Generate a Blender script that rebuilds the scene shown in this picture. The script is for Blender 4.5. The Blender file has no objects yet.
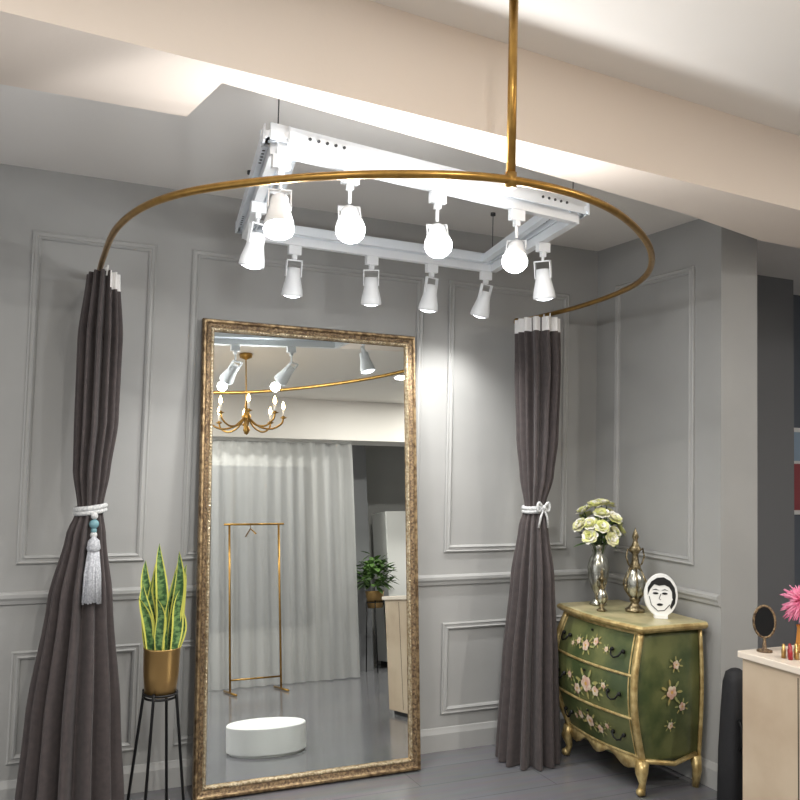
import bpy, bmesh, math, random
from mathutils import Matrix, Vector
random.seed(7)
sc=bpy.context.scene
col=bpy.context.collection
# ------------------------------------------------------------------ materials
def lin(c):
    return tuple(((v/255)/12.92 if v/255<=.04045 else ((v/255+.055)/1.055)**2.4) for v in c)
def mat(name,c,rough=.5,metal=0,c2=None,scale=8,bump=0,bscale=60,emit=None,es=0,spec=.5,trans=0,sheen=0,alpha=1):
    m=bpy.data.materials.new(name);m.use_nodes=True;nt=m.node_tree
    b=nt.nodes['Principled BSDF'];c=lin(c)
    b.inputs['Base Color'].default_value=(*c,1);b.inputs['Roughness'].default_value=rough
    b.inputs['Metallic'].default_value=metal;b.inputs['Specular IOR Level'].default_value=spec
    b.inputs['Transmission Weight'].default_value=trans;b.inputs['Alpha'].default_value=alpha
    if sheen:b.inputs['Sheen Weight'].default_value=sheen
    if emit:
        b.inputs['Emission Color'].default_value=(*lin(emit),1);b.inputs['Emission Strength'].default_value=es
    tc=nt.nodes.new('ShaderNodeTexCoord')
    if c2:
        n=nt.nodes.new('ShaderNodeTexNoise');n.inputs['Scale'].default_value=scale;n.inputs['Detail'].default_value=5
        r=nt.nodes.new('ShaderNodeValToRGB');r.color_ramp.elements[0].position=.38;r.color_ramp.elements[1].position=.62
        r.color_ramp.elements[0].color=(*c,1);r.color_ramp.elements[1].color=(*lin(c2),1)
        nt.links.new(tc.outputs['Object'],n.inputs['Vector']);nt.links.new(n.outputs['Fac'],r.inputs[0]);nt.links.new(r.outputs[0],b.inputs['Base Color'])
    if bump:
        n=nt.nodes.new('ShaderNodeTexNoise');n.inputs['Scale'].default_value=bscale;n.inputs['Detail'].default_value=4
        bp=nt.nodes.new('ShaderNodeBump');bp.inputs['Strength'].default_value=bump;bp.inputs['Distance'].default_value=.01
        nt.links.new(tc.outputs['Object'],n.inputs['Vector']);nt.links.new(n.outputs['Fac'],bp.inputs['Height']);nt.links.new(bp.outputs[0],b.inputs['Normal'])
    return m
M_wall=mat('wall_paint_grey',(166,166,164),.6,c2=(162,162,160),scale=3,bump=.03,bscale=150)
M_trim=mat('moulding_paint_grey',(170,170,168),.45)
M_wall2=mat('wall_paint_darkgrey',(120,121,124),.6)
M_ceil=mat('ceiling_alcove_white',(232,228,223),.85,bump=.02,bscale=90)
M_ceil2=mat('ceiling_outer_white',(240,236,230),.85,bump=.02)
M_beam=mat('beam_plaster_cream',(234,221,208),.85,bump=.04,bscale=70)
M_brass=mat('brushed_brass',(172,134,70),.34,.9,c2=(156,120,62),scale=30)
M_curt=mat('curtain_charcoal',(74,66,65),.85,c2=(66,59,59),scale=40,sheen=.15,bump=.1,bscale=400)
M_white=mat('white_tape',(232,230,228),.8)
M_gold=mat('frame_gold_leaf',(176,152,116),.36,.8,c2=(104,84,62),scale=40,bump=.3,bscale=120)
M_dkgold=mat('frame_dark_bronze',(84,68,54),.4,.7,c2=(150,128,98),scale=90,bump=.4,bscale=160)
M_silver=mat('frame_champagne',(212,198,170),.3,.8,c2=(160,140,110),scale=70,bump=.3,bscale=140)
M_mirror=mat('mirror_glass',(236,240,238),.0,1.0)
M_lampw=mat('lamp_white_enamel',(236,238,240),.3)
M_track=mat('track_white_aluminium',(226,232,238),.35)
M_hole=mat('dark_hole',(60,62,66),.6)
M_lit=mat('lamp_face_lit',(255,255,255),.3,emit=(250,252,255),es=80)
M_dim=mat('lamp_face_soft',(255,255,255),.3,emit=(245,248,255),es=6)
M_black=mat('black_metal',(26,26,27),.4,.5)
M_case=mat('black_nylon',(30,30,33),.75,bump=.2,bscale=200)
M_potgold=mat('pot_satin_gold',(178,144,92),.28,.9)
M_soil=mat('soil',(50,38,28),.95,bump=.5,bscale=80)
M_green=mat('chest_green_lacquer',(66,78,48),.3,c2=(104,108,68),scale=7,bump=.03)
M_chgold=mat('chest_gilt',(214,192,136),.35,.5,c2=(170,144,92),scale=25)
M_chtop=mat('chest_top_olive',(160,156,116),.25,c2=(196,184,142),scale=6)
M_pink=mat('painted_petal',(212,202,178),.5,c2=(198,156,138),scale=40)
M_pleaf=mat('painted_leaf',(142,152,98),.5,c2=(168,150,90),scale=40)
M_yel=mat('painted_yellow',(204,160,84),.5)
M_vase=mat('vase_mercury_glass',(190,190,182),.2,.8,c2=(140,140,128),scale=30)
M_ornate=mat('antique_silver',(160,146,116),.28,.9,c2=(96,84,60),scale=60,bump=.5,bscale=120)
M_petal=mat('petal_cream',(240,236,200),.7,c2=(218,222,140),scale=25)
M_petal2=mat('petal_white',(246,244,236),.7)
M_leaf=mat('leaf_green',(62,92,44),.55,c2=(92,124,60),scale=30)
M_stemg=mat('stem_green',(70,92,50),.6)
M_ivory=mat('plaque_white',(240,240,238),.5)
M_ink=mat('plaque_black_ink',(18,18,20),.6)
M_wood=mat('counter_light_wood',(196,178,154),.5,c2=(182,162,138),scale=4)
M_ctop=mat('counter_top_cream',(226,214,198),.3)
M_hotpink=mat('feather_pink',(226,112,152),.9,c2=(240,160,186),scale=30)
M_red=mat('red_lacquer',(150,28,40),.3)
M_amber=mat('perfume_amber',(190,128,60),.15,0)
M_rope=mat('rope_offwhite',(214,214,212),.8,c2=(180,182,184),scale=120,bump=.4,bscale=300)
M_tassel=mat('tassel_grey',(196,198,202),.85,c2=(160,162,168),scale=150)
M_bead=mat('bead_teal',(110,150,158),.25)
M_podium=mat('podium_white',(240,240,238),.45)
M_curtrail=mat('curtain_track_white',(220,220,218),.5)
M_flame=mat('candle_bulb_warm',(255,230,190),.4,emit=(255,214,150),es=25)
M_door=mat('cabinet_white',(232,232,230),.45)
# floor
def floor_mat():
    m=bpy.data.materials.new('floor_grey_plank_tile');m.use_nodes=True;nt=m.node_tree;b=nt.nodes['Principled BSDF']
    tc=nt.nodes.new('ShaderNodeTexCoord');br=nt.nodes.new('ShaderNodeTexBrick')
    br.inputs['Scale'].default_value=1;br.inputs['Brick Width'].default_value=1.2;br.inputs['Row Height'].default_value=.2
    br.inputs['Mortar Size'].default_value=.002;br.inputs['Mortar Smooth'].default_value=.2
    br.inputs['Color1'].default_value=(*lin((122,122,125)),1);br.inputs['Color2'].default_value=(*lin((112,112,116)),1);br.inputs['Mortar'].default_value=(*lin((88,88,92)),1)
    n=nt.nodes.new('ShaderNodeTexNoise');n.inputs['Scale'].default_value=3;n.inputs['Detail'].default_value=6
    mp=nt.nodes.new('ShaderNodeMapping');mp.inputs['Scale'].default_value=(1,9,1)
    mx=nt.nodes.new('ShaderNodeMixRGB');mx.blend_type='MULTIPLY';mx.inputs[0].default_value=.3
    nt.links.new(tc.outputs['Object'],br.inputs['Vector']);nt.links.new(tc.outputs['Object'],mp.inputs[0]);nt.links.new(mp.outputs[0],n.inputs['Vector'])
    nt.links.new(br.outputs['Color'],mx.inputs[1]);nt.links.new(n.outputs['Color'],mx.inputs[2]);nt.links.new(mx.outputs[0],b.inputs['Base Color'])
    b.inputs['Roughness'].default_value=.16
    return m
M_floor=floor_mat()
def sheer_mat():
    m=bpy.data.materials.new('sheer_voile');m.use_nodes=True;nt=m.node_tree;nt.nodes.remove(nt.nodes['Principled BSDF'])
    o=nt.nodes['Material Output'];d=nt.nodes.new('ShaderNodeBsdfDiffuse');t=nt.nodes.new('ShaderNodeBsdfTranslucent');tr=nt.nodes.new('ShaderNodeBsdfTransparent')
    d.inputs[0].default_value=(.74,.74,.73,1);t.inputs[0].default_value=(.74,.74,.73,1)
    a=nt.nodes.new('ShaderNodeMixShader');a.inputs[0].default_value=.4;b=nt.nodes.new('ShaderNodeMixShader');b.inputs[0].default_value=.38
    nt.links.new(d.outputs[0],a.inputs[1]);nt.links.new(t.outputs[0],a.inputs[2]);nt.links.new(a.outputs[0],b.inputs[1]);nt.links.new(tr.outputs[0],b.inputs[2]);nt.links.new(b.outputs[0],o.inputs[0])
    return m
M_sheer=sheer_mat()
def snake_mat():
    m=bpy.data.materials.new('snake_leaf_variegated');m.use_nodes=True;nt=m.node_tree;b=nt.nodes['Principled BSDF'];b.inputs['Roughness'].default_value=.4
    uv=nt.nodes.new('ShaderNodeUVMap');sp=nt.nodes.new('ShaderNodeSeparateXYZ');nt.links.new(uv.outputs[0],sp.inputs[0])
    s=nt.nodes.new('ShaderNodeMath');s.operation='SUBTRACT';s.inputs[1].default_value=.5;nt.links.new(sp.outputs[0],s.inputs[0])
    a=nt.nodes.new('ShaderNodeMath');a.operation='ABSOLUTE';nt.links.new(s.outputs[0],a.inputs[0])
    w=nt.nodes.new('ShaderNodeTexNoise');w.inputs['Scale'].default_value=1;mp=nt.nodes.new('ShaderNodeMapping');mp.inputs['Scale'].default_value=(2,24,1)
    nt.links.new(uv.outputs[0],mp.inputs[0]);nt.links.new(mp.outputs[0],w.inputs['Vector'])
    g=nt.nodes.new('ShaderNodeValToRGB');g.color_ramp.elements[0].position=.42;g.color_ramp.elements[1].position=.6
    g.color_ramp.elements[0].color=(*lin((46,80,44)),1);g.color_ramp.elements[1].color=(*lin((112,144,86)),1);nt.links.new(w.outputs['Fac'],g.inputs[0])
    mx=nt.nodes.new('ShaderNodeMixRGB')
    st=nt.nodes.new('ShaderNodeMath');st.operation='GREATER_THAN';st.inputs[1].default_value=.36;nt.links.new(a.outputs[0],st.inputs[0])
    mx.inputs[2].default_value=(*lin((206,204,96)),1);nt.links.new(st.outputs[0],mx.inputs[0]);nt.links.new(g.outputs[0],mx.inputs[1]);nt.links.new(mx.outputs[0],b.inputs['Base Color'])
    return m
M_snake=snake_mat()
# ------------------------------------------------------------------ mesh helpers
def root(name,loc=(0,0,0)):
    o=bpy.data.objects.new(name,None);o.location=loc;o.empty_display_size=.05;col.objects.link(o);return o
def attach(o,p):
    if p is not None:
        o.parent=p;o.matrix_parent_inverse=Matrix.Translation(-Vector(p.location))
def add(name,V,F,mats,parent=None,smooth=False,mi=None,uv=None):
    me=bpy.data.meshes.new(name);me.from_pydata([tuple(v) for v in V],[],F)
    if not isinstance(mats,(list,tuple)):mats=[mats]
    for m in mats:me.materials.append(m)
    if mi:
        for p,i in zip(me.polygons,mi):p.material_index=i
    if smooth:
        for p in me.polygons:p.use_smooth=True
    if uv:
        l=me.uv_layers.new(name='UVMap')
        for p in me.polygons:
            for li in p.loop_indices:l.data[li].uv=uv[me.loops[li].vertex_index]
    bm=bmesh.new();bm.from_mesh(me);bmesh.ops.recalc_face_normals(bm,faces=bm.faces);bm.to_mesh(me);bm.free()
    me.update();o=bpy.data.objects.new(name,me);col.objects.link(o);attach(o,parent);return o
class G:  # geometry accumulator
    def __init__(s):s.V=[];s.F=[];s.I=[]
    def put(s,V,F,i=0,M=None):
        b=len(s.V);s.V+=[(M@Vector(v) if M else Vector(v)) for v in V];s.F+=[tuple(b+k for k in f) for f in F];s.I+=[i]*len(F)
    def make(s,name,mats,parent=None,smooth=False):return add(name,s.V,s.F,mats,parent,smooth,s.I)
def boxg(x0,x1,y0,y1,z0,z1):
    V=[(x,y,z) for z in(z0,z1) for y in(y0,y1) for x in(x0,x1)]
    return V,[(0,2,3,1),(4,5,7,6),(0,1,5,4),(2,6,7,3),(0,4,6,2),(1,3,7,5)]
def box(name,b,m,parent=None,bev=0):
    o=add(name,*boxg(*b),m,parent)
    if bev:
        d=o.modifiers.new('bevel','BEVEL');d.width=bev;d.segments=3
    return o
def lathe(prof,n=32,cap=True):
    V=[];F=[]
    for r,z in prof:
        for k in range(n):
            a=2*math.pi*k/n;V.append((r*math.cos(a),r*math.sin(a),z))
    for j in range(len(prof)-1):
        for k in range(n):
            F.append((j*n+k,j*n+(k+1)%n,(j+1)*n+(k+1)%n,(j+1)*n+k))
    if cap:
        F.append(tuple(range(n)));F.append(tuple((len(prof)-1)*n+k for k in range(n)))
    return V,F
def tube(P,r,n=8,closed=False,cap=True):
    P=[Vector(p) for p in P];V=[];F=[];N=len(P);up=None
    rr=r if isinstance(r,(list,tuple)) else [r]*N
    for i in range(N):
        if closed:t=P[(i+1)%N]-P[i-1]
        else:t=P[min(i+1,N-1)]-P[max(i-1,0)]
        t.normalize()
        if up is None:
            up=Vector((0,0,1)) if abs(t.z)<.9 else Vector((1,0,0))
        a=(up-t*up.dot(t)).normalized();b=t.cross(a);up=a
        for k in range(n):
            q=2*math.pi*k/n;V.append(P[i]+(a*math.cos(q)+b*math.sin(q))*rr[i])
    for i in range(N if closed else N-1):
        j=(i+1)%N
        for k in range(n):F.append((i*n+k,i*n+(k+1)%n,j*n+(k+1)%n,j*n+k))
    if cap and not closed:F+= [tuple(range(n)),tuple((N-1)*n+k for k in range(n))]
    return V,F
def catmull(P,k=10):
    P=[Vector(p) for p in P];out=[];Q=[P[0]*2-P[1]]+P+[P[-1]*2-P[-2]]
    for i in range(1,len(Q)-2):
        a,b,c,d=Q[i-1:i+3]
        for j in range(k):
            t=j/k;out.append(.5*((2*b)+(c-a)*t+(2*a-5*b+4*c-d)*t*t+(3*b-a-3*c+d)*t**3))
    out.append(P[-1]);return out
def sphere(r,c=(0,0,0),n=12,sz=1):
    prof=[(max(1e-4,r*math.sin(math.pi*j/n)),-r*sz*math.cos(math.pi*j/n)) for j in range(n+1)]
    V,F=lathe(prof,n*2,False);return [(x+c[0],y+c[1],z+c[2]) for x,y,z in V],F
def rectframe(w,h,prof):
    """mitred frame in local XZ plane (origin bottom-left), depth toward -Y. prof: (inset,height,mat)"""
    V=[];F=[];I=[];n=len(prof)
    for (ins,d,_) in prof:
        V+=[(ins,-d,ins),(w-ins,-d,ins),(w-ins,-d,h-ins),(ins,-d,h-ins)]
    for j in range(n-1):
        for k in range(4):
            F.append((j*4+k,j*4+(k+1)%4,(j+1)*4+(k+1)%4,(j+1)*4+k));I.append(prof[j+1][2])
    return V,F,I
def prism(name,P,z0,z1,m):
    n=len(P);return add(name,[(x,y,z0) for x,y in P]+[(x,y,z1) for x,y in P],[tuple(range(n)),tuple(range(2*n-1,n-1,-1))]+[(k,(k+1)%n,n+(k+1)%n,n+k) for k in range(n)],m)
# ------------------------------------------------------------------ room shell
box('floor',(-3.2,6.2,-6.2,.1,-.06,0),M_floor)
box('wall_back',(-3.2,3.29,0,.1,0,2.75),M_wall)
box('wall_right',(3.06,3.29,-.94,0,0,2.69),M_wall)
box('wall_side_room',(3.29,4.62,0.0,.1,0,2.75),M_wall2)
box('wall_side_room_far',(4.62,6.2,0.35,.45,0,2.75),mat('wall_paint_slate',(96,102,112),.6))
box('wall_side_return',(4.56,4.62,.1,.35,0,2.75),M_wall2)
box('wall_rear',(-3.2,6.2,-6.0,-5.9,0,2.8),M_wall)
box('wall_east',(6.1,6.2,-5.9,.35,0,2.8),M_wall)
prism('ceiling_alcove',[(-3.2,-1.7),(.3,-1.74),(1.3,-1.66),(3.06,-1.36),(6.2,-1.15),(6.2,.45),(-3.2,.45)],2.69,2.75,M_ceil)
box('ceiling',(-3.2,6.2,-6.2,-1.25,2.80,2.86),M_ceil2)
prism('ceiling_beam',[(-3.2,-2.10),(0,-1.835),(2.76,-1.595),(6.2,-1.36),(6.2,-1.0),(3.06,-1.17),(2.48,-1.33),(1.3,-1.55),(.5,-1.69),(.46,-1.40),(-3.2,-1.33)],2.5,2.80,M_beam)
# wall mouldings
MP=[(0,0,0),(0,.010,0),(.006,.014,0),(.012,.010,0),(.020,.010,0),(.026,.016,0),(.034,.010,0),(.036,0,0)]
tn=root('trim_panels')
k=0
def moulding(x0,x1,z0,z1,side='back'):
    global k
    V,F,I=rectframe(x1-x0,z1-z0,MP)
    if side=='back':V=[(x0+x,y,z0+z) for x,y,z in V]
    else:V=[(3.06+y,x0+x,z0+z) for x,y,z in V]
    k+=1;add('panel_moulding_%d'%k,V,F,M_trim,tn)
for a,b in((-1.3,-.1),(.08,.60),(.76,1.95),(2.10,2.86)):
    moulding(a,b,1.0,2.42);moulding(a,b,.18,.64)
moulding(-.77,-.17,1.0,2.46,'r');moulding(-.77,-.17,.18,.64,'r')
def strip(name,prof,axis,a,b,xw=3.06):
    # prof: (out,z)
    V=[];
    for s in(a,b):
        for d,z in prof:V.append((s,-d,z) if axis=='x' else (xw-d,s,z))
    m=len(prof);F=[(i,(i+1)%m,m+(i+1)%m,m+i) for i in range(m)]+[tuple(range(m)),tuple(range(2*m-1,m-1,-1))]
    return add(name,V,F,M_trim)
rp=[(0,.83),(.012,.835),(.016,.85),(.024,.862),(.024,.876),(.014,.884),(0,.886)]
bs=[(0,0),(.016,0),(.016,.085),(.010,.10),(.006,.112),(0,.115)]
strip('trim_1',rp,'x',-3.2,3.06);strip('trim_2',rp,'y',-.94,-.026)
strip('baseboard_back',bs,'x',-3.2,3.06);strip('baseboard_right',bs,'y',-.94,-.018)
# side room details: poster and framed white panel
po=root('wall_poster',(4.9,.34,1.5))
box('poster_board',(4.66,5.3,.325,.35,1.15,1.75),M_door,po);box('poster_print',(4.69,5.27,.322,.326,1.18,1.5),mat('poster_rose',(150,70,76),.5),po)
box('poster_print_top',(4.69,5.27,.322,.326,1.52,1.72),mat('poster_blue',(150,170,190),.5),po)
# ------------------------------------------------------------------ curtain rail
rl=root('curtain_rail',(1.19,-2.05,2.23))
RP=[(.35,-.002),(.325,-.5),(.32,-1.03),(.40,-1.42),(.60,-1.71),(.90,-1.95),(1.22,-2.06),(1.60,-1.97),(2.05,-1.62),(2.37,-1.17),(2.51,-.6),(2.52,-.002)]
path=catmull([(x,y,2.235) for x,y in RP],10)
g=G();g.put(*tube(path,.0115,12));g.make('ring_tube',M_brass,rl,True)
g=G();g.put(*tube([(1.2,-2.055,2.235),(1.2,-2.055,2.80)],.0125,14));g.put(*lathe([(.045,2.785),(.045,2.7985)],24),M=Matrix.Translation((1.2,-2.055,0)))
g.put(*lathe([(.016,2.217),(.016,2.256)],16),M=Matrix.Translation((1.2,-2.055,0)));g.make('hanging_rod',M_brass,rl,True)
g=G()
for x in(.35,2.52):
    g.put(*lathe([(.02,0),(.02,.006),(.013,.012)],20),M=Matrix.Translation((x,-.001,2.235))@Matrix.Rotation(math.pi/2,4,'X'))
g.make('wall_flanges',M_brass,rl,True)
# ------------------------------------------------------------------ curtains
def interp(T,z):
    for i in range(len(T)-1):
        z0,z1=T[i][0],T[i+1][0]
        if z<=z0 and z>=z1:
            t=(z0-z)/(z0-z1);t=t*t*(3-2*t)*.5+t*.5
            return [T[i][j]+(T[i+1][j]-T[i][j])*t for j in range(1,len(T[i]))]
    return T[-1][1:]
def curtain(cx,cy,T,seed,npl,tie_z,whitefull):
    rt=root('curtain',(cx,cy,0));rnd=random.Random(seed)
    rows=90;nc=npl*12;V=[];F=[];I=[]
    ph=[rnd.uniform(0,6.28) for _ in range(4)];ztop=T[0][0];am=[rnd.uniform(.6,1.4) for _ in range(npl)]
    for j in range(rows+1):
        z=ztop*(1-j/rows)+.004
        z=min(z,ztop)
        dx,a,b,amp=interp(T,z)
        for i in range(nc):
            th=2*math.pi*i/nc
            w=th*npl+.35*math.sin(3*th+ph[0])+.25*math.sin(z*3+ph[1]+th)
            p=am[int(i/12)%npl]*.5+am[(int(i/12)+1)%npl]*.5
            s=math.sin(w);s=math.copysign(abs(s)**.7,s)
            r=1+amp*s*p+.05*math.sin(2*th+z*2+ph[2])
            V.append((cx+dx+a*r*math.cos(th),cy+b*r*math.sin(th),z))
    for j in range(rows):
        zz=ztop*(1-(j+.5)/rows)
        for i in range(nc):
            F.append((j*nc+i,j*nc+(i+1)%nc,(j+1)*nc+(i+1)%nc,(j+1)*nc+i))
            th=2*math.pi*(i+.5)/nc
            wt= zz>ztop-.085 and ((math.sin(th*npl)>-.75) if whitefull else (-1.35<((th+math.pi)%(2*math.pi)-math.pi)<.5))
            I.append(1 if wt else 0)
    add('curtain_cloth',V,F,[M_curt,M_white],rt,True,I)
    # hooks between cloth and rail
    g=G()
    for q in range(5):
        y=cy-b0*.9+q*b0*.45*1.0
        g.put(*tube([(cx,y,ztop-.02),(cx+.004,y,2.228)],.004,6))
    g.make('rail_gliders',M_curtrail,rt)
    dx,a,b,amp=interp(T,tie_z)
    g=G();ring=[(cx+dx+(a+.012)*math.cos(t),cy+(b+.012)*math.sin(t),tie_z+.008*math.cos(t)) for t in [2*math.pi*q/32 for q in range(32)]]
    g.put(*tube(ring,.011,10,True));g.put(*tube([(x,y,z-.017) for x,y,z in ring],.010,10,True))
    g.make('tieback_rope',M_rope,rt,True)
    return rt,dx,a,b
b0=.13
LT=[(2.205,.0,.055,.13,.16),(1.95,.0,.072,.13,.22),(1.6,.0,.072,.11,.22),(1.4,-.01,.062,.085,.2),(1.25,-.01,.044,.055,.14),(1.15,-.02,.065,.075,.2),(.9,-.03,.10,.10,.24),(.45,-.035,.138,.13,.26),(.0,-.03,.160,.15,.26)]
rt,dx,a,b=curtain(.35,-.27,LT,3,13,1.255,False)
# tassel
tx,ty=.35+dx+.01,-.27-b-.022
g=G();g.put(*sphere(.014,(tx,ty,1.225)));g.put(*sphere(.014,(tx,ty,1.150)));g.make('tassel_beads_white',M_rope,rt,True)
g=G();g.put(*sphere(.019,(tx,ty,1.193)));g.put(*sphere(.012,(tx,ty,1.168)));g.make('tassel_bead_teal',M_bead,rt,True)
ty-=.03
g=G();g.put(*lathe([(.006,1.145),(.022,1.13),(.027,1.10),(.02,1.085)],16),M=Matrix.Translation((tx,ty+.01,0)))
for q in range(44):
    an=2*math.pi*q/44;sw=.85+.3*random.random();g.put(*tube([(tx+.019*math.cos(an),ty+.01+.016*math.sin(an),1.09),(tx+.028*math.cos(an)*sw,ty+.02*math.sin(an)*sw,1.00),(tx+.032*math.cos(an)*sw,ty-.012+.02*math.sin(an)*sw,.885+.012*random.random())],.0036,5))
g.make('tassel_skirt',M_tassel,rt,True)
b0=.12
RT=[(2.205,.0,.10,.12,.16),(1.95,.005,.092,.12,.22),(1.6,.01,.085,.10,.22),(1.4,.01,.068,.08,.2),(1.25,.0,.042,.05,.14),(1.15,-.005,.058,.07,.2),(.9,-.005,.085,.10,.24),(.45,-.01,.115,.12,.26),(.0,-.015,.135,.14,.26)]
rt,dx,a,b=curtain(2.475,-.27,RT,9,13,1.25,True)
g=G()
for s in(-1,1):
    lp=[(2.475+s*(.006+.03*math.sin(t)),-.27-b-.03,1.25+.022*math.sin(2*t)+.004) for t in [math.pi*q/12 for q in range(13)]]
    g.put(*tube(lp,.007,6))
    g.put(*tube([(2.475,-.27-b-.03,1.25),(2.475+s*.02,-.27-b-.035,1.20),(2.475+s*.028,-.27-b-.03,1.15)],.006,6))
g.put(*sphere(.014,(2.475,-.27-b-.03,1.25)));g.make('tieback_bow',M_rope,rt,True)
# ------------------------------------------------------------------ leaning mirror
W,H=1.075,2.10;th=math.asin((.198-.022)/H)
MM=Matrix.Translation((.81,-.198,.004))@Matrix.Rotation(-th,4,'X')
mr=root('leaning_floor_mirror',(.81+W/2,-.2,0))
P=[(0,0,1),(0,.028,1),(.006,.036,0),(.014,.036,0),(.018,.030,0),(.022,.026,1),(.038,.022,1),(.042,.026,2),(.050,.026,2),(.055,.016,2),(.058,.010,0)]
V,F,I=rectframe(W,H,P);V=[MM@Vector(v) for v in V]
add('frame',V,F,[M_gold,M_dkgold,M_silver],mr,False,I)
g=G()
def beadline(p,q,s):
    p=Vector(p);q=Vector(q);nb=int((q-p).length/s)
    for i in range(nb):
        c=p.lerp(q,(i+.5)/nb);V,F=sphere(.0045,c,4);g.put(V,F,0,MM)
e=.046
for p,q in(((e,-.027,e),(W-e,-.027,e)),((W-e,-.027,e),(W-e,-.027,H-e)),((W-e,-.027,H-e),(e,-.027,H-e)),((e,-.027,H-e),(e,-.027,e))):beadline(p,q,.014)
g.make('frame_beading',M_silver,mr,True)
e=.055
add('mirror_glass',[MM@Vector(v) for v in[(e,-.011,e),(W-e,-.011,e),(W-e,-.011,H-e),(e,-.011,H-e)]],[(0,1,2,3)],M_mirror,mr)
V,F=boxg(.01,W-.01,-.009,-.001,.01,H-.01);add('backing_board',[MM@Vector(v) for v in V],F,M_dkgold,mr)
# ------------------------------------------------------------------ suspended light track
tr=root('suspended_light_track',(1.4,-.9,2.45))
ZD=-.03
A,B,C,D=Vector((.71,-1.50,0)),Vector((1.95,-1.31,0)),Vector((2.14,-.38,0)),Vector((.90,-.42,0))
cen=(A+B+C+D)/4
def off(P,d):
    return P+(cen-P).normalized()*d
g=G();gh=G();gi=G()
def sidebar(g,P,Q,w,z0,z1):
    t=(Q-P).normalized();nrm=Vector((-t.y,t.x,0))*w/2
    V=[P+nrm,P-nrm,Q-nrm,Q+nrm];V=[(v.x,v.y,z+ZD) for z in(z0,z1) for v in V]
    g.put(V,[(0,1,2,3),(7,6,5,4),(0,1,5,4),(1,2,6,5),(2,3,7,6),(3,0,4,7)])
for P,Q in((A,B),(B,C),(C,D),(D,A)):
    t=(Q-P).normalized();nn=Vector((-t.y,t.x,0))
    o1=(off(P,.0)-t*.035,off(Q,.0)+t*.035)
    sidebar(g,o1[0],o1[1],.075,2.465,2.485)
    # vertical lips give the profile its channel shape
    sidebar(g,o1[0]+nn*.037,o1[1]+nn*.037,.006,2.455,2.505);sidebar(g,o1[0]-nn*.037,o1[1]-nn*.037,.006,2.455,2.505)
    sidebar(gi,off(P,.0),off(Q,.0),.032,2.425,2.464)
    # inner parallel rail linked to the channel
    sidebar(g,off(P,.10),off(Q,.10),.03,2.455,2.49)
    L=(Q-P).length
    for s in (.09,.12,.15,.18,.21,L-.21,L-.18,L-.15,L-.12,L-.09):
        c=P+t*s
        for sg in(-1,1):
            V,F=lathe([(.005,0),(.005,.001)],10);gh.put(V,F,0,Matrix.Translation((c.x+nn.x*.027*sg,c.y+nn.y*.027*sg,2.4635+ZD)))
            if (P,Q)==(D,A):continue
            V,F=lathe([(.005,0),(.005,.0085)],10);cc=o1[0]+t*(s+.04)+nn*sg*.0355;gh.put(V,F,0,Matrix.Translation((cc.x,cc.y,2.481+ZD))@Vector((nn*sg).to_3d()).to_track_quat('Z','Y').to_matrix().to_4x4())
for P in(A,B,C,D):
    sidebar(g,off(P,-.02),off(P,.12),.03,2.458,2.468)
g.make('channel_frame',M_track,tr);gi.make('power_rail',M_lampw,tr);gh.make('mounting_holes',M_hole,tr)
g=G()
for p in(A,B,C,D):
    c=off(p,.01)
    g.put(*tube([(c.x,c.y,2.44),(c.x,c.y,2.69)],.002,6))
    g.put(*lathe([(.012,2.675),(.012,2.6895)],12),M=Matrix.Translation((c.x,c.y,0)))
g.make('suspension_cables',M_hole,tr)
# ------------------------------------------------------------------ spotlights
LAMP=[(.012,.0),(.028,-.002),(.031,-.035),(.033,-.05),(.044,-.095),(.047,-.118),(.045,-.125),(.042,-.122)]
def spot(x,y,tilt,lit,power,pitchz=2.285):
    r=root('track_spotlight',(x,y,2.39))
    g=G();g.put(*boxg(x-.028,x+.028,y-.013,y+.013,2.355,2.394));g.put(*boxg(x-.010,x+.010,y-.010,y+.010,2.335,2.356))
    g.put(*tube([(x,y,2.34),(x,y,pitchz+.03)],.006,8))
    ax=Vector(tilt).normalized()
    Rm=(-ax).to_track_quat('Z','Y').to_matrix().to_4x4()
    X=Matrix.Translation((x,y,pitchz))@Rm
    for s in(-1,1):
        g.put(*boxg(s*.034-.002,s*.034+.002,-.008,.008,-.04,.032),M=X)
    g.put(*boxg(-.036,.036,-.008,.008,.028,.033),M=X)
    g.make('bracket',M_lampw,r)
    g=G();g.put(*lathe(LAMP,28,False),M=X);g.put(*lathe([(.001,.0),(.012,0)],28,False),M=X);g.make('lamp_housing',M_lampw,r,True)
    g=G();g.put(*lathe([(.001,-.134),(.020,-.131),(.034,-.126),(.043,-.118)],28,False),M=X);g.make('lamp_lens',M_lit if lit else M_dim,r,True)
    def lk(ld,d):
        lo=bpy.data.objects.new(ld.name,ld);col.objects.link(lo);lo.matrix_world=X@Matrix.Translation((0,0,d))
        lo.parent=r;lo.matrix_parent_inverse=Matrix.Translation(-Vector(r.location))
    ld=bpy.data.lights.new('spot_beam','SPOT');ld.energy=power;ld.spot_size=math.radians(125);ld.spot_blend=.8;ld.shadow_soft_size=.035;ld.color=(1,.99,.97);lk(ld,-.15)
    if lit:
        ld=bpy.data.lights.new('bulb_spill','POINT');ld.energy=9;ld.shadow_soft_size=.03;ld.color=(.98,.99,1);lk(ld,-.175)
def onl(P,Q,x=None,y=None):
    t=(x-P.x)/(Q.x-P.x) if x is not None else (y-P.y)/(Q.y-P.y)
    return P+(Q-P)*t
for x,tl in((.73,(-.15,-.5,-1)),(.97,(-.35,-1.1,-1)),(1.31,(-.5,-1.15,-1)),(1.66,(-.7,-1.0,-1))):
    p=onl(A,B,x=x);spot(p.x,p.y,tl,True,20,2.262)
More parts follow.
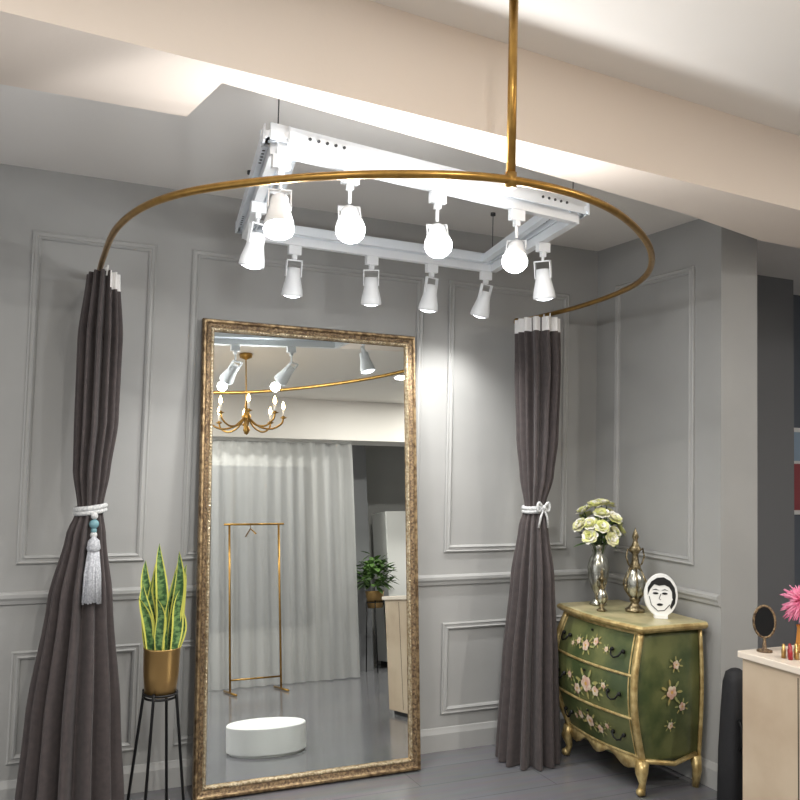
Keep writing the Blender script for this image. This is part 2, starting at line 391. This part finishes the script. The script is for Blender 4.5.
for x,tl in((1.12,(.0,.15,-1)),(1.49,(.1,.2,-1)),(1.80,(-.05,.15,-1)),(2.10,(-.1,.3,-1))):
    p=onl(D,C,x=x);spot(p.x,p.y,tl,False,20,2.30)
p=onl(A,D,y=-.98);spot(p.x,p.y,(-.1,.2,-1),False,20)
p=onl(B,C,y=-1.0);spot(p.x,p.y,(.15,.1,-1),False,20)
# ------------------------------------------------------------------ snake plant on stand
px,py=.625,-.40
pl=root('potted_snake_plant',(px,py,0))
g=G();g.put(*lathe([(.054,.515),(.061,.52),(.069,.60),(.072,.70),(.074,.705),(.070,.706),(.067,.69)],36,False),M=Matrix.Translation((px,py,0)));g.put(*lathe([(.001,.515),(.054,.515)],36,False),M=Matrix.Translation((px,py,0)))
g.make('pot',M_potgold,pl,True)
g=G();g.put(*lathe([(.001,.692),(.0675,.69)],30,False),M=Matrix.Translation((px,py,0)));g.make('soil',M_soil,pl)
g=G()
for z,r in((.525,.066),(.510,.062)):
    g.put(*tube([(px+r*math.cos(t),py+r*math.sin(t),z) for t in [2*math.pi*q/36 for q in range(36)]],.005,8,True))
for q in range(4):
    t=math.pi/4+q*math.pi/2+.25
    g.put(*tube([(px+.068*math.cos(t),py+.068*math.sin(t),.535),(px+.07*math.cos(t),py+.07*math.sin(t),.5),(px+.125*math.cos(t),py+.125*math.sin(t),.006)],.006,8))
g.make('stand',M_black,pl,True)
V=[];F=[];UV=[];rnd=random.Random(5)
LV=[(-.005,.0,.43,-.02,0),(-.035,.01,.36,-.08,.3),(.03,-.01,.40,.05,-.4),(.045,.01,.30,.12,.5),(-.045,-.02,.27,-.10,.2),(.01,-.04,.33,.02,1.0),(-.02,-.045,.22,-.05,-.5),(.04,-.04,.25,.09,.2),(-.04,.03,.31,-.04,.9),(.02,.04,.36,.08,-.8),(0,.03,.40,-.04,.6),(.05,-.02,.18,.14,0),(-.05,.0,.22,-.16,-.3),(.03,.0,.34,.16,.2)]
for (lx,ly,h,ln,tw) in LV:
    b=len(V);nr=18;wd=.021+.004*rnd.random()
    for j in range(nr+1):
        t=j/nr
        w=wd*(0.7+.45*math.sin(math.pi*t*.9))*(1-t**6)+.0006
        cx=px+lx+ln*h*t*1.2+.012*math.sin(t*5+tw*3)*t;cy=py+ly+.02*math.sin(tw*4)*t;cz=.688+h*t
        an=tw+.5*t*math.sin(tw*7+1)
        for i in range(5):
            s=(i/4-.5)*2;c=w*s;cup=.25*w*(s*s)
            V.append((cx+c*math.cos(an)-cup*math.sin(an),cy+c*math.sin(an)*.8-cup*math.cos(an),cz));UV.append((i/4,t*h*2.5))
    for j in range(nr):
        for i in range(4):F.append((b+j*5+i,b+j*5+i+1,b+(j+1)*5+i+1,b+(j+1)*5+i))
add('leaves',V,F,M_snake,pl,True,uv=UV)
# ------------------------------------------------------------------ bombe chest
ch=root('painted_bombe_chest',(2.83,-.575,0))
yc,Lh=-.575,.30
def bul(z):
    t=max(0,min(1,(z-.12)/.60));return .062*math.sin(math.pi*t**1.15)**1.0-.03*(1-t)**3
def S(s,z,o=0):
    b=bul(z);return Vector((2.665-b-.035*math.cos(math.pi*s/2)-o,yc+s*(Lh-.02+.45*b),z))
XB=3.015
V=[];F=[];rows=26;NS=25
for j in range(rows+1):
    z=.13+.59*j/rows;
    ring=[S(-1+2*i/(NS-1),z) for i in range(NS)]
    b=bul(z)
    for q in(0.25,.5,.75,1):ring.append(Vector((ring[NS-1].x+(XB-ring[NS-1].x)*q,yc+(Lh-.02+.45*b*(1-.6*q)),z)))
    for q in(1,.75,.5,.25):ring.append(Vector((ring[0].x+(XB-ring[0].x)*q,yc-(Lh-.02+.45*b*(1-.6*q)),z)))
    R=len(ring);V+=ring
for j in range(rows):
    for i in range(R):F.append((j*R+i,j*R+(i+1)%R,(j+1)*R+(i+1)%R,(j+1)*R+i))
F+=[tuple(range(R)),tuple(range(rows*R,rows*R+R))]
add('body',V,F,M_green,ch,True)
# top slab
def topring(o,z):
    pts=[Vector((2.655-.04*math.cos(math.pi*s/2)-o,yc+s*(Lh+.006+o),z)) for s in [-1+2*i/20 for i in range(21)]]
    return pts+[Vector((XB+.005,yc+Lh+.006+o,z)),Vector((XB+.005,yc-Lh-.006-o,z))]
rs=[topring(-.005,.72),topring(.008,.724),topring(.02,.735),topring(.022,.745),topring(.014,.755)]
R=23;V=[v for r in rs for v in r];F=[(j*R+i,j*R+(i+1)%R,(j+1)*R+(i+1)%R,(j+1)*R+i) for j in range(4) for i in range(R)]+[tuple(range(R))]
add('top_gilt_edge',V,F,M_chgold,ch)
V=topring(.014,.755)+topring(.008,.758);F=[(i,(i+1)%R,R+(i+1)%R,R+i) for i in range(R)]+[tuple(range(R,2*R))]
add('top_panel',V,F,M_chtop,ch)
# gilt trims
g=G()
def sl(z0,s0,z1,s1,o=.002,m=14):return [S(s0+(s1-s0)*q/m,z0+(z1-z0)*q/m,o) for q in range(m+1)]
for z in(.715,.535,.345,.165):g.put(*tube(sl(z,-1,z,1,.001,24),.007,6))
for s in(-1,1):g.put(*tube(sl(.13,s,.72,s,.0,24),.017,8));g.put(*tube(sl(.16,s*.9,.71,s*.9,.001,20),.004,6))
for s in(-1,1):
    g.put(*tube([Vector((XB-.005,yc+s*(Lh-.015+.2*bul(z)),z)) for z in [.13+.59*q/12 for q in range(13)]],.010,6))
# cabriole feet + scalloped apron
for s in(-1,1):
    p=S(s,.15);g.put(*tube([p,p+Vector((-.012,s*.012,-.05)),p+Vector((.0,s*.004,-.10)),p+Vector((-.016,s*.012,-.14))],[.032,.028,.015,.02],10))
    g.put(*sphere(.02,p+Vector((-.018,s*.012,-.13)),8,.9))
    q=Vector((XB-.025,yc+s*(Lh-.02),.14));g.put(*tube([q,q+Vector((0,s*.01,-.06)),q+Vector((0,s*.0,-.138))],[.026,.022,.016],8))
m=24;V=[];F=[]
for q in range(m+1):
    s=-1+2*q/m;d=.035+.035*abs(s)**3+.018*math.cos(s*math.pi*3)
    a=S(s,.165,.003);V+=[a,Vector((a.x,a.y,.165-d)),Vector((a.x+.015,a.y,.165-d)),Vector((a.x+.015,a.y,.165))]
for q in range(m):
    for e in range(4):F.append((q*4+e,q*4+(e+1)%4,q*4+4+(e+1)%4,q*4+4+e))
g.put(V,F)
g.put(*tube([S(-1,.15),Vector((2.85,yc-Lh+.005,.125)),Vector((XB-.025,yc-Lh+.02,.15))],.012,6))
g.make('gilt_trim_and_feet',M_chgold,ch,True)
# painted flowers conforming to drawer fronts
gp=G();gl=G();gy=G()
def blob(g,s0,z0,R,pet,o,asp=1,rot=0,side=False):
    ks=Lh;V=[];N=30
    fn=(lambda s,z:S(s,z,o)) if not side else (lambda s,z:Vector((2.85+s*.3,yc-(Lh-.02+.45*bul(z)*(1-.6*(.5+s)))-o-.006,z)))
    V.append(fn(s0,z0))
    for q in range(N):
        f=2*math.pi*q/N;r=R*((.84+.16*abs(math.cos(pet*f/2))) if pet else 1)
        u=r*math.cos(f);v=r*asp*math.sin(f);uu=u*math.cos(rot)-v*math.sin(rot);vv=u*math.sin(rot)+v*math.cos(rot)
        V.append(fn(s0+uu/(ks if not side else .3),z0+vv))
    g.put(V,[(0,1+q,1+(q+1)%N) for q in range(N)])
def flower(s,z,Rr,side=False):
    w=.3 if side else Lh;o0=.002 if side else .0055
    for q in range(7):
        an=q*.9+s*5+z*9;blob(gl,s+math.cos(an)*Rr*1.5/w,z+math.sin(an)*Rr*1.25,Rr*.5,0,o0,.35,an,side)
    for q in range(5):
        an=q*1.257+s*4;blob(gp,s+math.cos(an)*Rr*.42/w,z+math.sin(an)*Rr*.42,Rr*.5,3,o0+.0015+.0003*q,1.05,an,side)
    blob(gy,s,z,Rr*.22,5,o0+.0035,1,0,side)
for (s,z,Rr) in((-.05,.44,.042),(.19,.40,.028),(-.26,.42,.026),(.06,.61,.028),(-.16,.64,.020),(.27,.62,.018),(0,.26,.032),(-.24,.24,.022),(.24,.27,.022),(.40,.45,.018),(-.42,.62,.014),(-.44,.46,.016),(.42,.60,.012),(-.42,.27,.014),(.42,.25,.014)):flower(s,z,Rr)
for (s,z,Rr) in((-.1,.45,.034),(.12,.38,.022),(0,.57,.022),(-.1,.30,.018)):flower(s,z,Rr,True)
gp.make('painted_petals',M_pink,ch);gl.make('painted_leaves',M_pleaf,ch);gy.make('painted_centres',M_yel,ch)
g=G()
for z in(.63,.445,.255):
    for s in(-.66,.66):
        for e in(-.11,.11):
            c=S(s+e,z,.012);g.put(*sphere(.010,c,8))
        g.put(*tube([S(s-.11,z,.02),S(s-.07,z-.022,.026),S(s,z-.03,.028),S(s+.07,z-.022,.026),S(s+.11,z,.02)],.0045,6))
    c=S(0,z+.055,.008);g.put(*sphere(.006,c,6))
g.make('drawer_pulls',M_black,ch,True)
ZT=.7585
# ------------------------------------------------------------------ vase of flowers
vx,vy=2.80,-.37
vs=root('flower_vase',(vx,vy,ZT))
g=G();pr=[(.030,0),(.045,.004),(.038,.015),(.018,.035),(.016,.05),(.034,.08),(.052,.14),(.056,.19),(.045,.235),(.030,.26),(.036,.285),(.050,.31),(.046,.31),(.026,.27)]
g.put(*lathe(pr,32,False),M=Matrix.Translation((vx,vy,ZT)));g.put(*lathe([(.001,0),(.03,0)],32,False),M=Matrix.Translation((vx,vy,ZT)));g.make('vase',M_vase,vs,True)
rnd=random.Random(11)
def bloom(g,c,r,d):
    q=Vector(d).to_track_quat('Z','Y').to_matrix().to_4x4();X=Matrix.Translation(c)@q
    for ring,(np_,el,sz) in enumerate(((4,1.35,.55),(5,1.0,.75),(6,.6,.95),(7,.2,1.0))):
        for i in range(np_):
            a=2*math.pi*i/np_+ring*.6+rnd.random()*.3;V=[]
            for u in range(5):
                t=u/4
                for v in range(5):
                    w=(v/4-.5)*2*sz*r*.55*math.sin(math.pi*min(1,t*.8+.12))
                    rad=r*sz*t*math.cos(el*t**.7)*1.0;zz=r*sz*t*math.sin(el)*.9-abs(w)*-.2
                    V.append((rad*math.cos(a)-w*math.sin(a),rad*math.sin(a)+w*math.cos(a),zz))
            g.put(V,[(u*5+v,u*5+v+1,(u+1)*5+v+1,(u+1)*5+v) for u in range(4) for v in range(4)],rnd.choice((0,0,1)),X)
def leafblade(g,c,d,L,w):
    d=Vector(d).normalized();up=Vector((0,0,1));sd=d.cross(up)
    sd=sd.normalized() if sd.length>.05 else Vector((1,0,0));V=[]
    for j in range(7):
        t=j/6;ww=w*math.sin(math.pi*(t*.93+.05));p=Vector(c)+d*L*t-up*L*.25*t*t
        V+=[p-sd*ww,p-up*ww*.3,p+sd*ww]
    g.put(V,[(j*3+i,j*3+i+1,(j+1)*3+i+1,(j+1)*3+i) for j in range(6) for i in range(2)])
gb=G();gl=G();gs=G()
top=Vector((vx,vy,ZT+.31))
BL=[(-.08,-.04,.09),(-.03,-.06,.14),(.05,-.05,.11),(.0,-.02,.19),(-.07,.03,.15),(.07,.02,.14),(.09,-.05,.06),(-.09,-.05,.03),(.03,-.08,.05),(-.03,.06,.12),(.05,.06,.08),(.02,-.09,.12),(.10,.0,.10),(-.11,.0,.08),(-.05,-.09,.08),(.05,.0,.18),(.0,-.1,.02),(-.04,-.02,.18)]
for dx,dy,dz in BL:
    c=top+Vector((dx,dy,dz+.01));d=Vector((dx,dy,dz*.8+.03));bloom(gb,c,.040+.009*rnd.random(),d)
    gs.put(*tube([top-Vector((0,0,.12)),top.lerp(c,.5)+Vector((0,0,-.01)),c],.003,5))
for i in range(60):
    a=rnd.uniform(0,6.28);e=rnd.uniform(-.3,1.2);c=top+Vector((math.cos(a)*.04,math.sin(a)*.04,rnd.uniform(0,.12)))
    leafblade(gl,c,(math.cos(a),math.sin(a),e),rnd.uniform(.06,.11),.015)
gb.make('blooms',[M_petal,M_petal2],vs,True);gl.make('foliage',M_leaf,vs,True);gs.make('stems',M_stemg,vs,True)
# ------------------------------------------------------------------ ornate decanters
def decanter(x,y,s):
    r=root('ornate_decanter',(x,y,ZT));X=Matrix.Translation((x,y,ZT))@Matrix.Scale(s,4)
    g=G();g.put(*lathe([(.001,0),(.045,0),(.047,.012),(.03,.022),(.018,.04),(.028,.055),(.022,.068)],28,False),M=X)
    g.put(*lathe([(.02,.20),(.028,.215),(.018,.235),(.014,.27),(.022,.285),(.030,.30),(.018,.315),(.010,.34),(.017,.355),(.012,.372),(.004,.39),(.001,.40)],28,False),M=X)
    for q in range(6):
        a=q*math.pi/3;g.put(*tube([(.024*math.cos(a),.024*math.sin(a),.065),(.052*math.cos(a),.052*math.sin(a),.10),(.056*math.cos(a),.056*math.sin(a),.145),(.024*math.cos(a),.024*math.sin(a),.21)],.004,6),M=X)
        g.put(*sphere(.007,(.056*math.cos(a),.056*math.sin(a),.125),6),M=X)
    for sg in(-1,1):g.put(*tube([(sg*.018,0,.28),(sg*.045,0,.30),(sg*.055,0,.26),(sg*.04,0,.225),(sg*.022,0,.215)],.0045,6),M=X)
    g.make('metal_mount',M_ornate,r,True)
    g=G();g.put(*lathe([(.02,.066),(.040,.09),(.050,.125),(.048,.155),(.034,.19),(.02,.205)],28,False),M=X);g.make('glass_body',M_vase,r,True)
decanter(2.86,-.58,1.02);decanter(2.705,-.52,.52)
# ------------------------------------------------------------------ face plaque
fx,fy=2.86,-.765
fp=root('face_plaque',(fx,fy,ZT))
zz=Vector((-.55,-.83,.0)).normalized();X0=Matrix.Translation((fx,fy,ZT+.107))@Matrix(((-zz.y,-zz.x,0,0),(zz.x,-zz.y,0,0),(0,0,1,0),(0,0,0,1)))
# local: x right, y = away from viewer, z up
def oval(a,b,y,N=40,dz=0,dx=0):return [(dx+a*math.cos(2*math.pi*q/N),y,dz+b*math.sin(2*math.pi*q/N)) for q in range(N)]
def plate(g,pts0,pts1,i=0):
    N=len(pts0);g.put(pts0+pts1,[tuple(range(N)),tuple(range(2*N-1,N-1,-1))]+[(q,(q+1)%N,N+(q+1)%N,N+q) for q in range(N)],i,X0)
g=G();plate(g,oval(.074,.098,-.008),oval(.078,.102,.008));g.put(*boxg(-.03,.03,-.012,.03,-.1065,-.09),M=X0);g.make('plaque',M_ivory,fp)
def ink(g,pts):plate(g,[(x,-.0105,z) for x,z in pts],[(x,-.0075,z) for x,z in pts])
g=G()
ink(g,[(-.062,.0),(-.062,.035),(-.045,.065),(-.02,.082),(.01,.086),(.04,.07),(.06,.04),(.066,.005),(.06,-.03),(.05,-.01),(.048,.02),(.036,.04),(.015,.05),(-.01,.046),(-.032,.052),(-.05,.03)])
ink(g,[(.066,.0),(.062,-.035),(.045,-.062),(.04,-.05),(.05,-.02)])
for dx in(-.026,.016):
    ink(g,[(dx+.013*math.cos(2*math.pi*q/16),.010+.005*math.sin(2*math.pi*q/16)) for q in range(16)])
    ink(g,[(dx-.016,.024),(dx,.031),(dx+.016,.024),(dx,.027)])
ink(g,[(-.006+.014*math.cos(2*math.pi*q/16),-.042+.006*math.sin(2*math.pi*q/16)) for q in range(16)])
g.put(*tube([(-.002,-.0095,.008),(-.010,-.0095,-.014),(-.002,-.0095,-.02)],.0016,5),M=X0)
g.put(*tube([(-.055,-.0095,-.005),(-.045,-.0095,-.045),(-.015,-.0095,-.072),(.015,-.0095,-.068),(.04,-.0095,-.04)],.0018,5),M=X0)
g.make('drawn_face',M_ink,fp)
# ------------------------------------------------------------------ counter with cosmetics
ct=root('wooden_counter',(2.95,-1.8,0))
box('cabinet',(2.545,3.4,-2.05,-1.56,.03,.775),M_wood,ct,.004);box('plinth',(2.57,3.37,-2.02,-1.59,0,.03),M_black,ct);box('top',(2.53,3.415,-2.07,-1.55,.775,.80),M_ctop,ct,.004)
g=G()
for y in(-1.81,):g.put(*boxg(2.5435,2.546,y-.0015,y+.0015,.05,.76))
g.make('door_gaps',M_black,ct)
X=Matrix.Translation((2.615,-1.60,.8));vm=root('vanity_mirror',(2.615,-1.60,.8))
g=G();g.put(*lathe([(.001,0.0005),(.028,0.0005),(.028,.006),(.008,.012),(.005,.05)],24,False),M=X)
Y=X@Matrix.Rotation(-.75,4,'Z')@Matrix.Translation((0,0,.11));g.put(*tube([(.037*math.cos(t),0,.058*math.sin(t)) for t in [2*math.pi*q/32 for q in range(32)]],.005,8,True),M=Y)
g.make('stand_and_rim',M_dkgold,vm,True)
g=G();n=32
for yy in(-.003,.003):g.put([(.036*math.cos(2*math.pi*q/32),yy,.057*math.sin(2*math.pi*q/32)) for q in range(32)],[tuple(range(32))],0,Y)
g.make('dark_backed_glass',M_black,vm)
fxp,fyp=2.745,-1.66
pf=root('pink_feather_duster',(fxp,fyp,.8));X=Matrix.Translation((fxp,fyp,.8))
g=G();g.put(*lathe([(.001,0.0005),(.02,0.0005),(.026,.03),(.02,.09),(.024,.10)],20,False),M=X);g.make('holder',M_amber,pf,True)
g=G();p0=Vector((fxp,fyp,.96));g.put(*tube([p0-Vector((0,0,.1)),p0],.005,6))
for i in range(520):
    a=rnd.uniform(0,6.28);e=rnd.uniform(-.5,1.5);L=rnd.uniform(.04,.08)*(1.35 if e>.6 else 1);d=Vector((math.cos(a)*math.cos(e),math.sin(a)*math.cos(e),math.sin(e)))
    g.put(*tube([p0,p0+d*L*.5+Vector((0,0,.012)),p0+d*L+Vector((0,0,-.012))],[.003,.005,.0012],4))
g.make('feathers',M_hotpink,pf,True)
cs=root('perfume_bottle',(2.68,-1.775,.8))
g=G();g.put(*boxg(2.662,2.692,-1.785,-1.765,.8005,.85));g.put(*lathe([(.008,.85),(.008,.87)],12),M=Matrix.Translation((2.677,-1.775,0)));g.make('bottle',M_amber,cs)
cs=root('lipstick_set',(2.63,-1.72,.8))
g=G()
for i in range(6):
    x,y=2.60+.024*(i%3),-1.70-.03*(i//3)-.006*(i%3);g.put(*lathe([(.001,.8005),(.008,.8005),(.008,.83),(.006,.832),(.006,.848),(.001,.852)],12,False),(0 if i%2 else 1),Matrix.Translation((x,y,0)))
g.make('lipsticks',[M_red,M_potgold],cs,True)
# black soft case standing by the wall
bc=root('black_soft_case',(2.95,-1.13,0))
g=G();N=24
V=[]
for z,a,b in((.002,.075,.05),(.02,.085,.06),(.25,.08,.056),(.42,.068,.05),(.54,.058,.044),(.585,.045,.034),(.60,.02,.015)):
    for q in range(N):
        t=2*math.pi*q/N;c,s=math.cos(t),math.sin(t);V.append((2.965+a*.85*math.copysign(abs(c)**.6,c),-1.12+b*math.copysign(abs(s)**.6,s),z))
F=[(j*N+q,j*N+(q+1)%N,(j+1)*N+(q+1)%N,(j+1)*N+q) for j in range(6) for q in range(N)]+[tuple(range(N)),tuple(6*N+q for q in range(N))]
add('case_body',V,F,M_case,bc,True)
g.put(*tube([(2.93,-1.175,.40),(2.925,-1.195,.37),(2.925,-1.195,.30),(2.93,-1.178,.27)],.007,6));g.make('carry_handle',M_black,bc,True)
# ------------------------------------------------------------------ things seen in the mirror
pd=root('round_podium',(1.42,-1.2,0));g=G();g.put(*lathe([(.001,0),(.205,0),(.205,.012),(.22,.014),(.22,.145),(.215,.15),(.001,.15)],64,False),M=Matrix.Translation((1.42,-1.2,0)));o=g.make('podium',M_podium,pd,True)
d=o.modifiers.new('es','EDGE_SPLIT');d.split_angle=.6
cd=root('candle_chandelier',(1.8,-3.0,2.3));g=G();gw=G();gf=G();X=Matrix.Translation((1.8,-3.0,0))
g.put(*lathe([(.001,2.12),(.012,2.13),(.03,2.16),(.014,2.19),(.022,2.24),(.04,2.27),(.018,2.31),(.012,2.36),(.006,2.40),(.005,2.75),(.05,2.77),(.055,2.7985),(.001,2.7985)],24,False),M=X)
for i in range(8):
    a=2*math.pi*i/8+.2;c,s=math.cos(a),math.sin(a);P=[(.02,2.26),(.10,2.19),(.20,2.17),(.28,2.21),(.30,2.26)]
    g.put(*tube(catmull([(1.8+r*c,-3+r*s,z) for r,z in P],5),.008,6))
    Y=Matrix.Translation((1.8+.30*c,-3+.30*s,0));g.put(*lathe([(.001,2.25),(.03,2.262),(.012,2.268),(.012,2.275)],14,False),M=Y)
    gw.put(*lathe([(.010,2.27),(.010,2.33)],12),M=Y);gf.put(*lathe([(.004,2.33),(.016,2.35),(.011,2.378),(.001,2.40)],12,False),M=Y)
g.make('chandelier_frame',M_brass,cd,True);gw.make('candle_sleeves',M_white,cd,True);gf.make('candle_bulbs',M_flame,cd,True)
def sheer(name,x0,x1,y,z0,z1):
    r=root(name,((x0+x1)/2,y,0));N=int((x1-x0)*130);V=[];F=[];rows=10
    for j in range(rows+1):
        z=z0+(z1-z0)*j/rows
        for i in range(N+1):
            x=x0+(x1-x0)*i/N;V.append((x,y+.032*math.sin(x*46+.6*math.sin(x*7))*(1-.3*j/rows)+.01*math.sin(x*17+z),z))
    for j in range(rows):
        for i in range(N):F.append((j*(N+1)+i,j*(N+1)+i+1,(j+1)*(N+1)+i+1,(j+1)*(N+1)+i))
    add('voile',V,F,M_sheer,r,True);box('pelmet_track',(x0,x1,y-.02,y+.02,z1,z1+.02),M_curtrail,r)
sheer('sheer_curtain',.7,3.35,-4.6,.01,2.36)
box('trim_pelmet_beam',(-.2,6.1,-4.78,-4.5,2.381,2.80),M_ceil)
# shop window behind the sheers
wn=root('window_1',(2.0,-5.86,0))
box('window_pane',(.6,3.3,-5.88,-5.87,.5,2.3),mat('window_night_glass',(60,66,76),.1),wn)
for i in range(4):box('mullion_%d'%i,(.6+.88*i,.66+.88*i,-5.87,-5.845,.5,2.3),M_black,wn)
box('column_rear',(3.42,3.80,-5.7,-5.3,0,2.80),M_wall2)
cb=root('white_display_cabinet',(4.35,-5.5,0));box('carcass',(4.02,4.85,-5.7,-5.3,.06,1.72),M_door,cb,.006);box('plinth',(4.05,4.82,-5.68,-5.33,0,.06),M_black,cb)
box('door_gap',(4.437,4.443,-5.301,-5.297,.1,1.66),M_hole,cb)
# garment rack
gr=root('garment_rack',(2.15,-4.15,0));g=G()
for x in(1.95,2.42):
    g.put(*tube([(x,-4.2,.012),(x,-4.2,1.5)],.010,8));g.put(*tube([(x,-4.42,.012),(x,-3.98,.012)],.010,8))
g.put(*tube([(1.90,-4.2,1.5),(2.47,-4.2,1.5)],.010,8));g.put(*tube([(1.95,-4.2,.12),(2.42,-4.2,.12)],.008,8))
g.put(*tube([(2.15,-4.2,1.50),(2.15,-4.2,1.46)],.003,6));g.put(*tube([(2.15,-4.38,1.40),(2.15,-4.2,1.46),(2.15,-4.02,1.40)],.007,6))
g.make('rack_frame',M_brass,gr,True)
# trailing potted plant
qx,qy=3.72,-5.0
pp=root('potted_pothos',(qx,qy,0));g=G();g.put(*lathe([(.001,.66),(.08,.66),(.10,.82),(.104,.84),(.095,.84),(.09,.80),(.001,.80)],28,False),M=Matrix.Translation((qx,qy,0)));g.make('pot',M_potgold,pp,True)
g=G()
for q in range(4):
    t=q*math.pi/2+.4;g.put(*tube([(qx+.09*math.cos(t),qy+.09*math.sin(t),.74),(qx+.12*math.cos(t),qy+.12*math.sin(t),.006)],.007,6))
g.put(*tube([(qx+.097*math.cos(t),qy+.097*math.sin(t),.72) for t in [2*math.pi*k/24 for k in range(24)]],.006,6,True));g.make('stand',M_black,pp,True)
g=G()
for i in range(170):
    a=rnd.uniform(0,6.28);e=rnd.uniform(-.5,1.4);rr=rnd.uniform(.03,.17);c=Vector((qx+math.cos(a)*rr,qy+math.sin(a)*rr,.88+rnd.uniform(-.02,.32)*(1.2-rr*3)))
    leafblade(g,c,(math.cos(a),math.sin(a),e),rnd.uniform(.09,.14),.03)
g.make('leaves',M_leaf,pp,True)
# ------------------------------------------------------------------ added ambient fill lights for the outer room, housed as ceiling discs
def fill_light(x,y,e):
    r=root('added_ceiling_fill',(x,y,2.8));g=G();g.put(*lathe([(.06,2.7995),(.075,2.795),(.075,2.7995)],28,False),M=Matrix.Translation((x,y,0)));g.make('fill_bezel',M_lampw,r,True)
    g=G();g.put(*lathe([(.001,2.798),(.06,2.798)],28,False),M=Matrix.Translation((x,y,0)));g.make('fill_diffuser',M_dim,r)
    l=bpy.data.lights.new('fill_light','AREA');l.shape='DISK';l.size=.12;l.energy=e;l.color=(1,.96,.90);o=bpy.data.objects.new('fill_light',l);o.location=(x,y,2.79);col.objects.link(o);attach(o,r)
for x,y,e in((-1.0,-3.2,46),(.6,-3.6,46),(3.4,-3.4,42),(-.2,-5.0,34),(2.2,-5.2,30),(4.6,-4.2,38)):fill_light(x,y,e)
w=bpy.data.worlds.new('World');sc.world=w;w.use_nodes=True;w.node_tree.nodes['Background'].inputs[0].default_value=(.97,.98,1,1);w.node_tree.nodes['Background'].inputs[1].default_value=1.0
# ------------------------------------------------------------------ camera
yaw,pit,rol=.4295,.0624,.0244
F0=Vector((math.sin(yaw),math.cos(yaw),0));R=Vector((math.cos(yaw),-math.sin(yaw),0));u=Vector((0,0,1))
Fv=math.cos(pit)*F0+math.sin(pit)*u;Uv=R.cross(Fv)
Rc=math.cos(rol)*R+math.sin(rol)*Uv;Uc=-math.sin(rol)*R+math.cos(rol)*Uv
cdt=bpy.data.cameras.new('camera');cdt.sensor_width=36;cdt.lens=36*866/800;cdt.clip_start=.05
cam=bpy.data.objects.new('camera',cdt);col.objects.link(cam)
cam.matrix_world=Matrix(((Rc.x,Uc.x,-Fv.x,0),(Rc.y,Uc.y,-Fv.y,-4.0),(Rc.z,Uc.z,-Fv.z,1.5),(0,0,0,1)))
sc.camera=cam
sc.view_settings.view_transform='Standard'
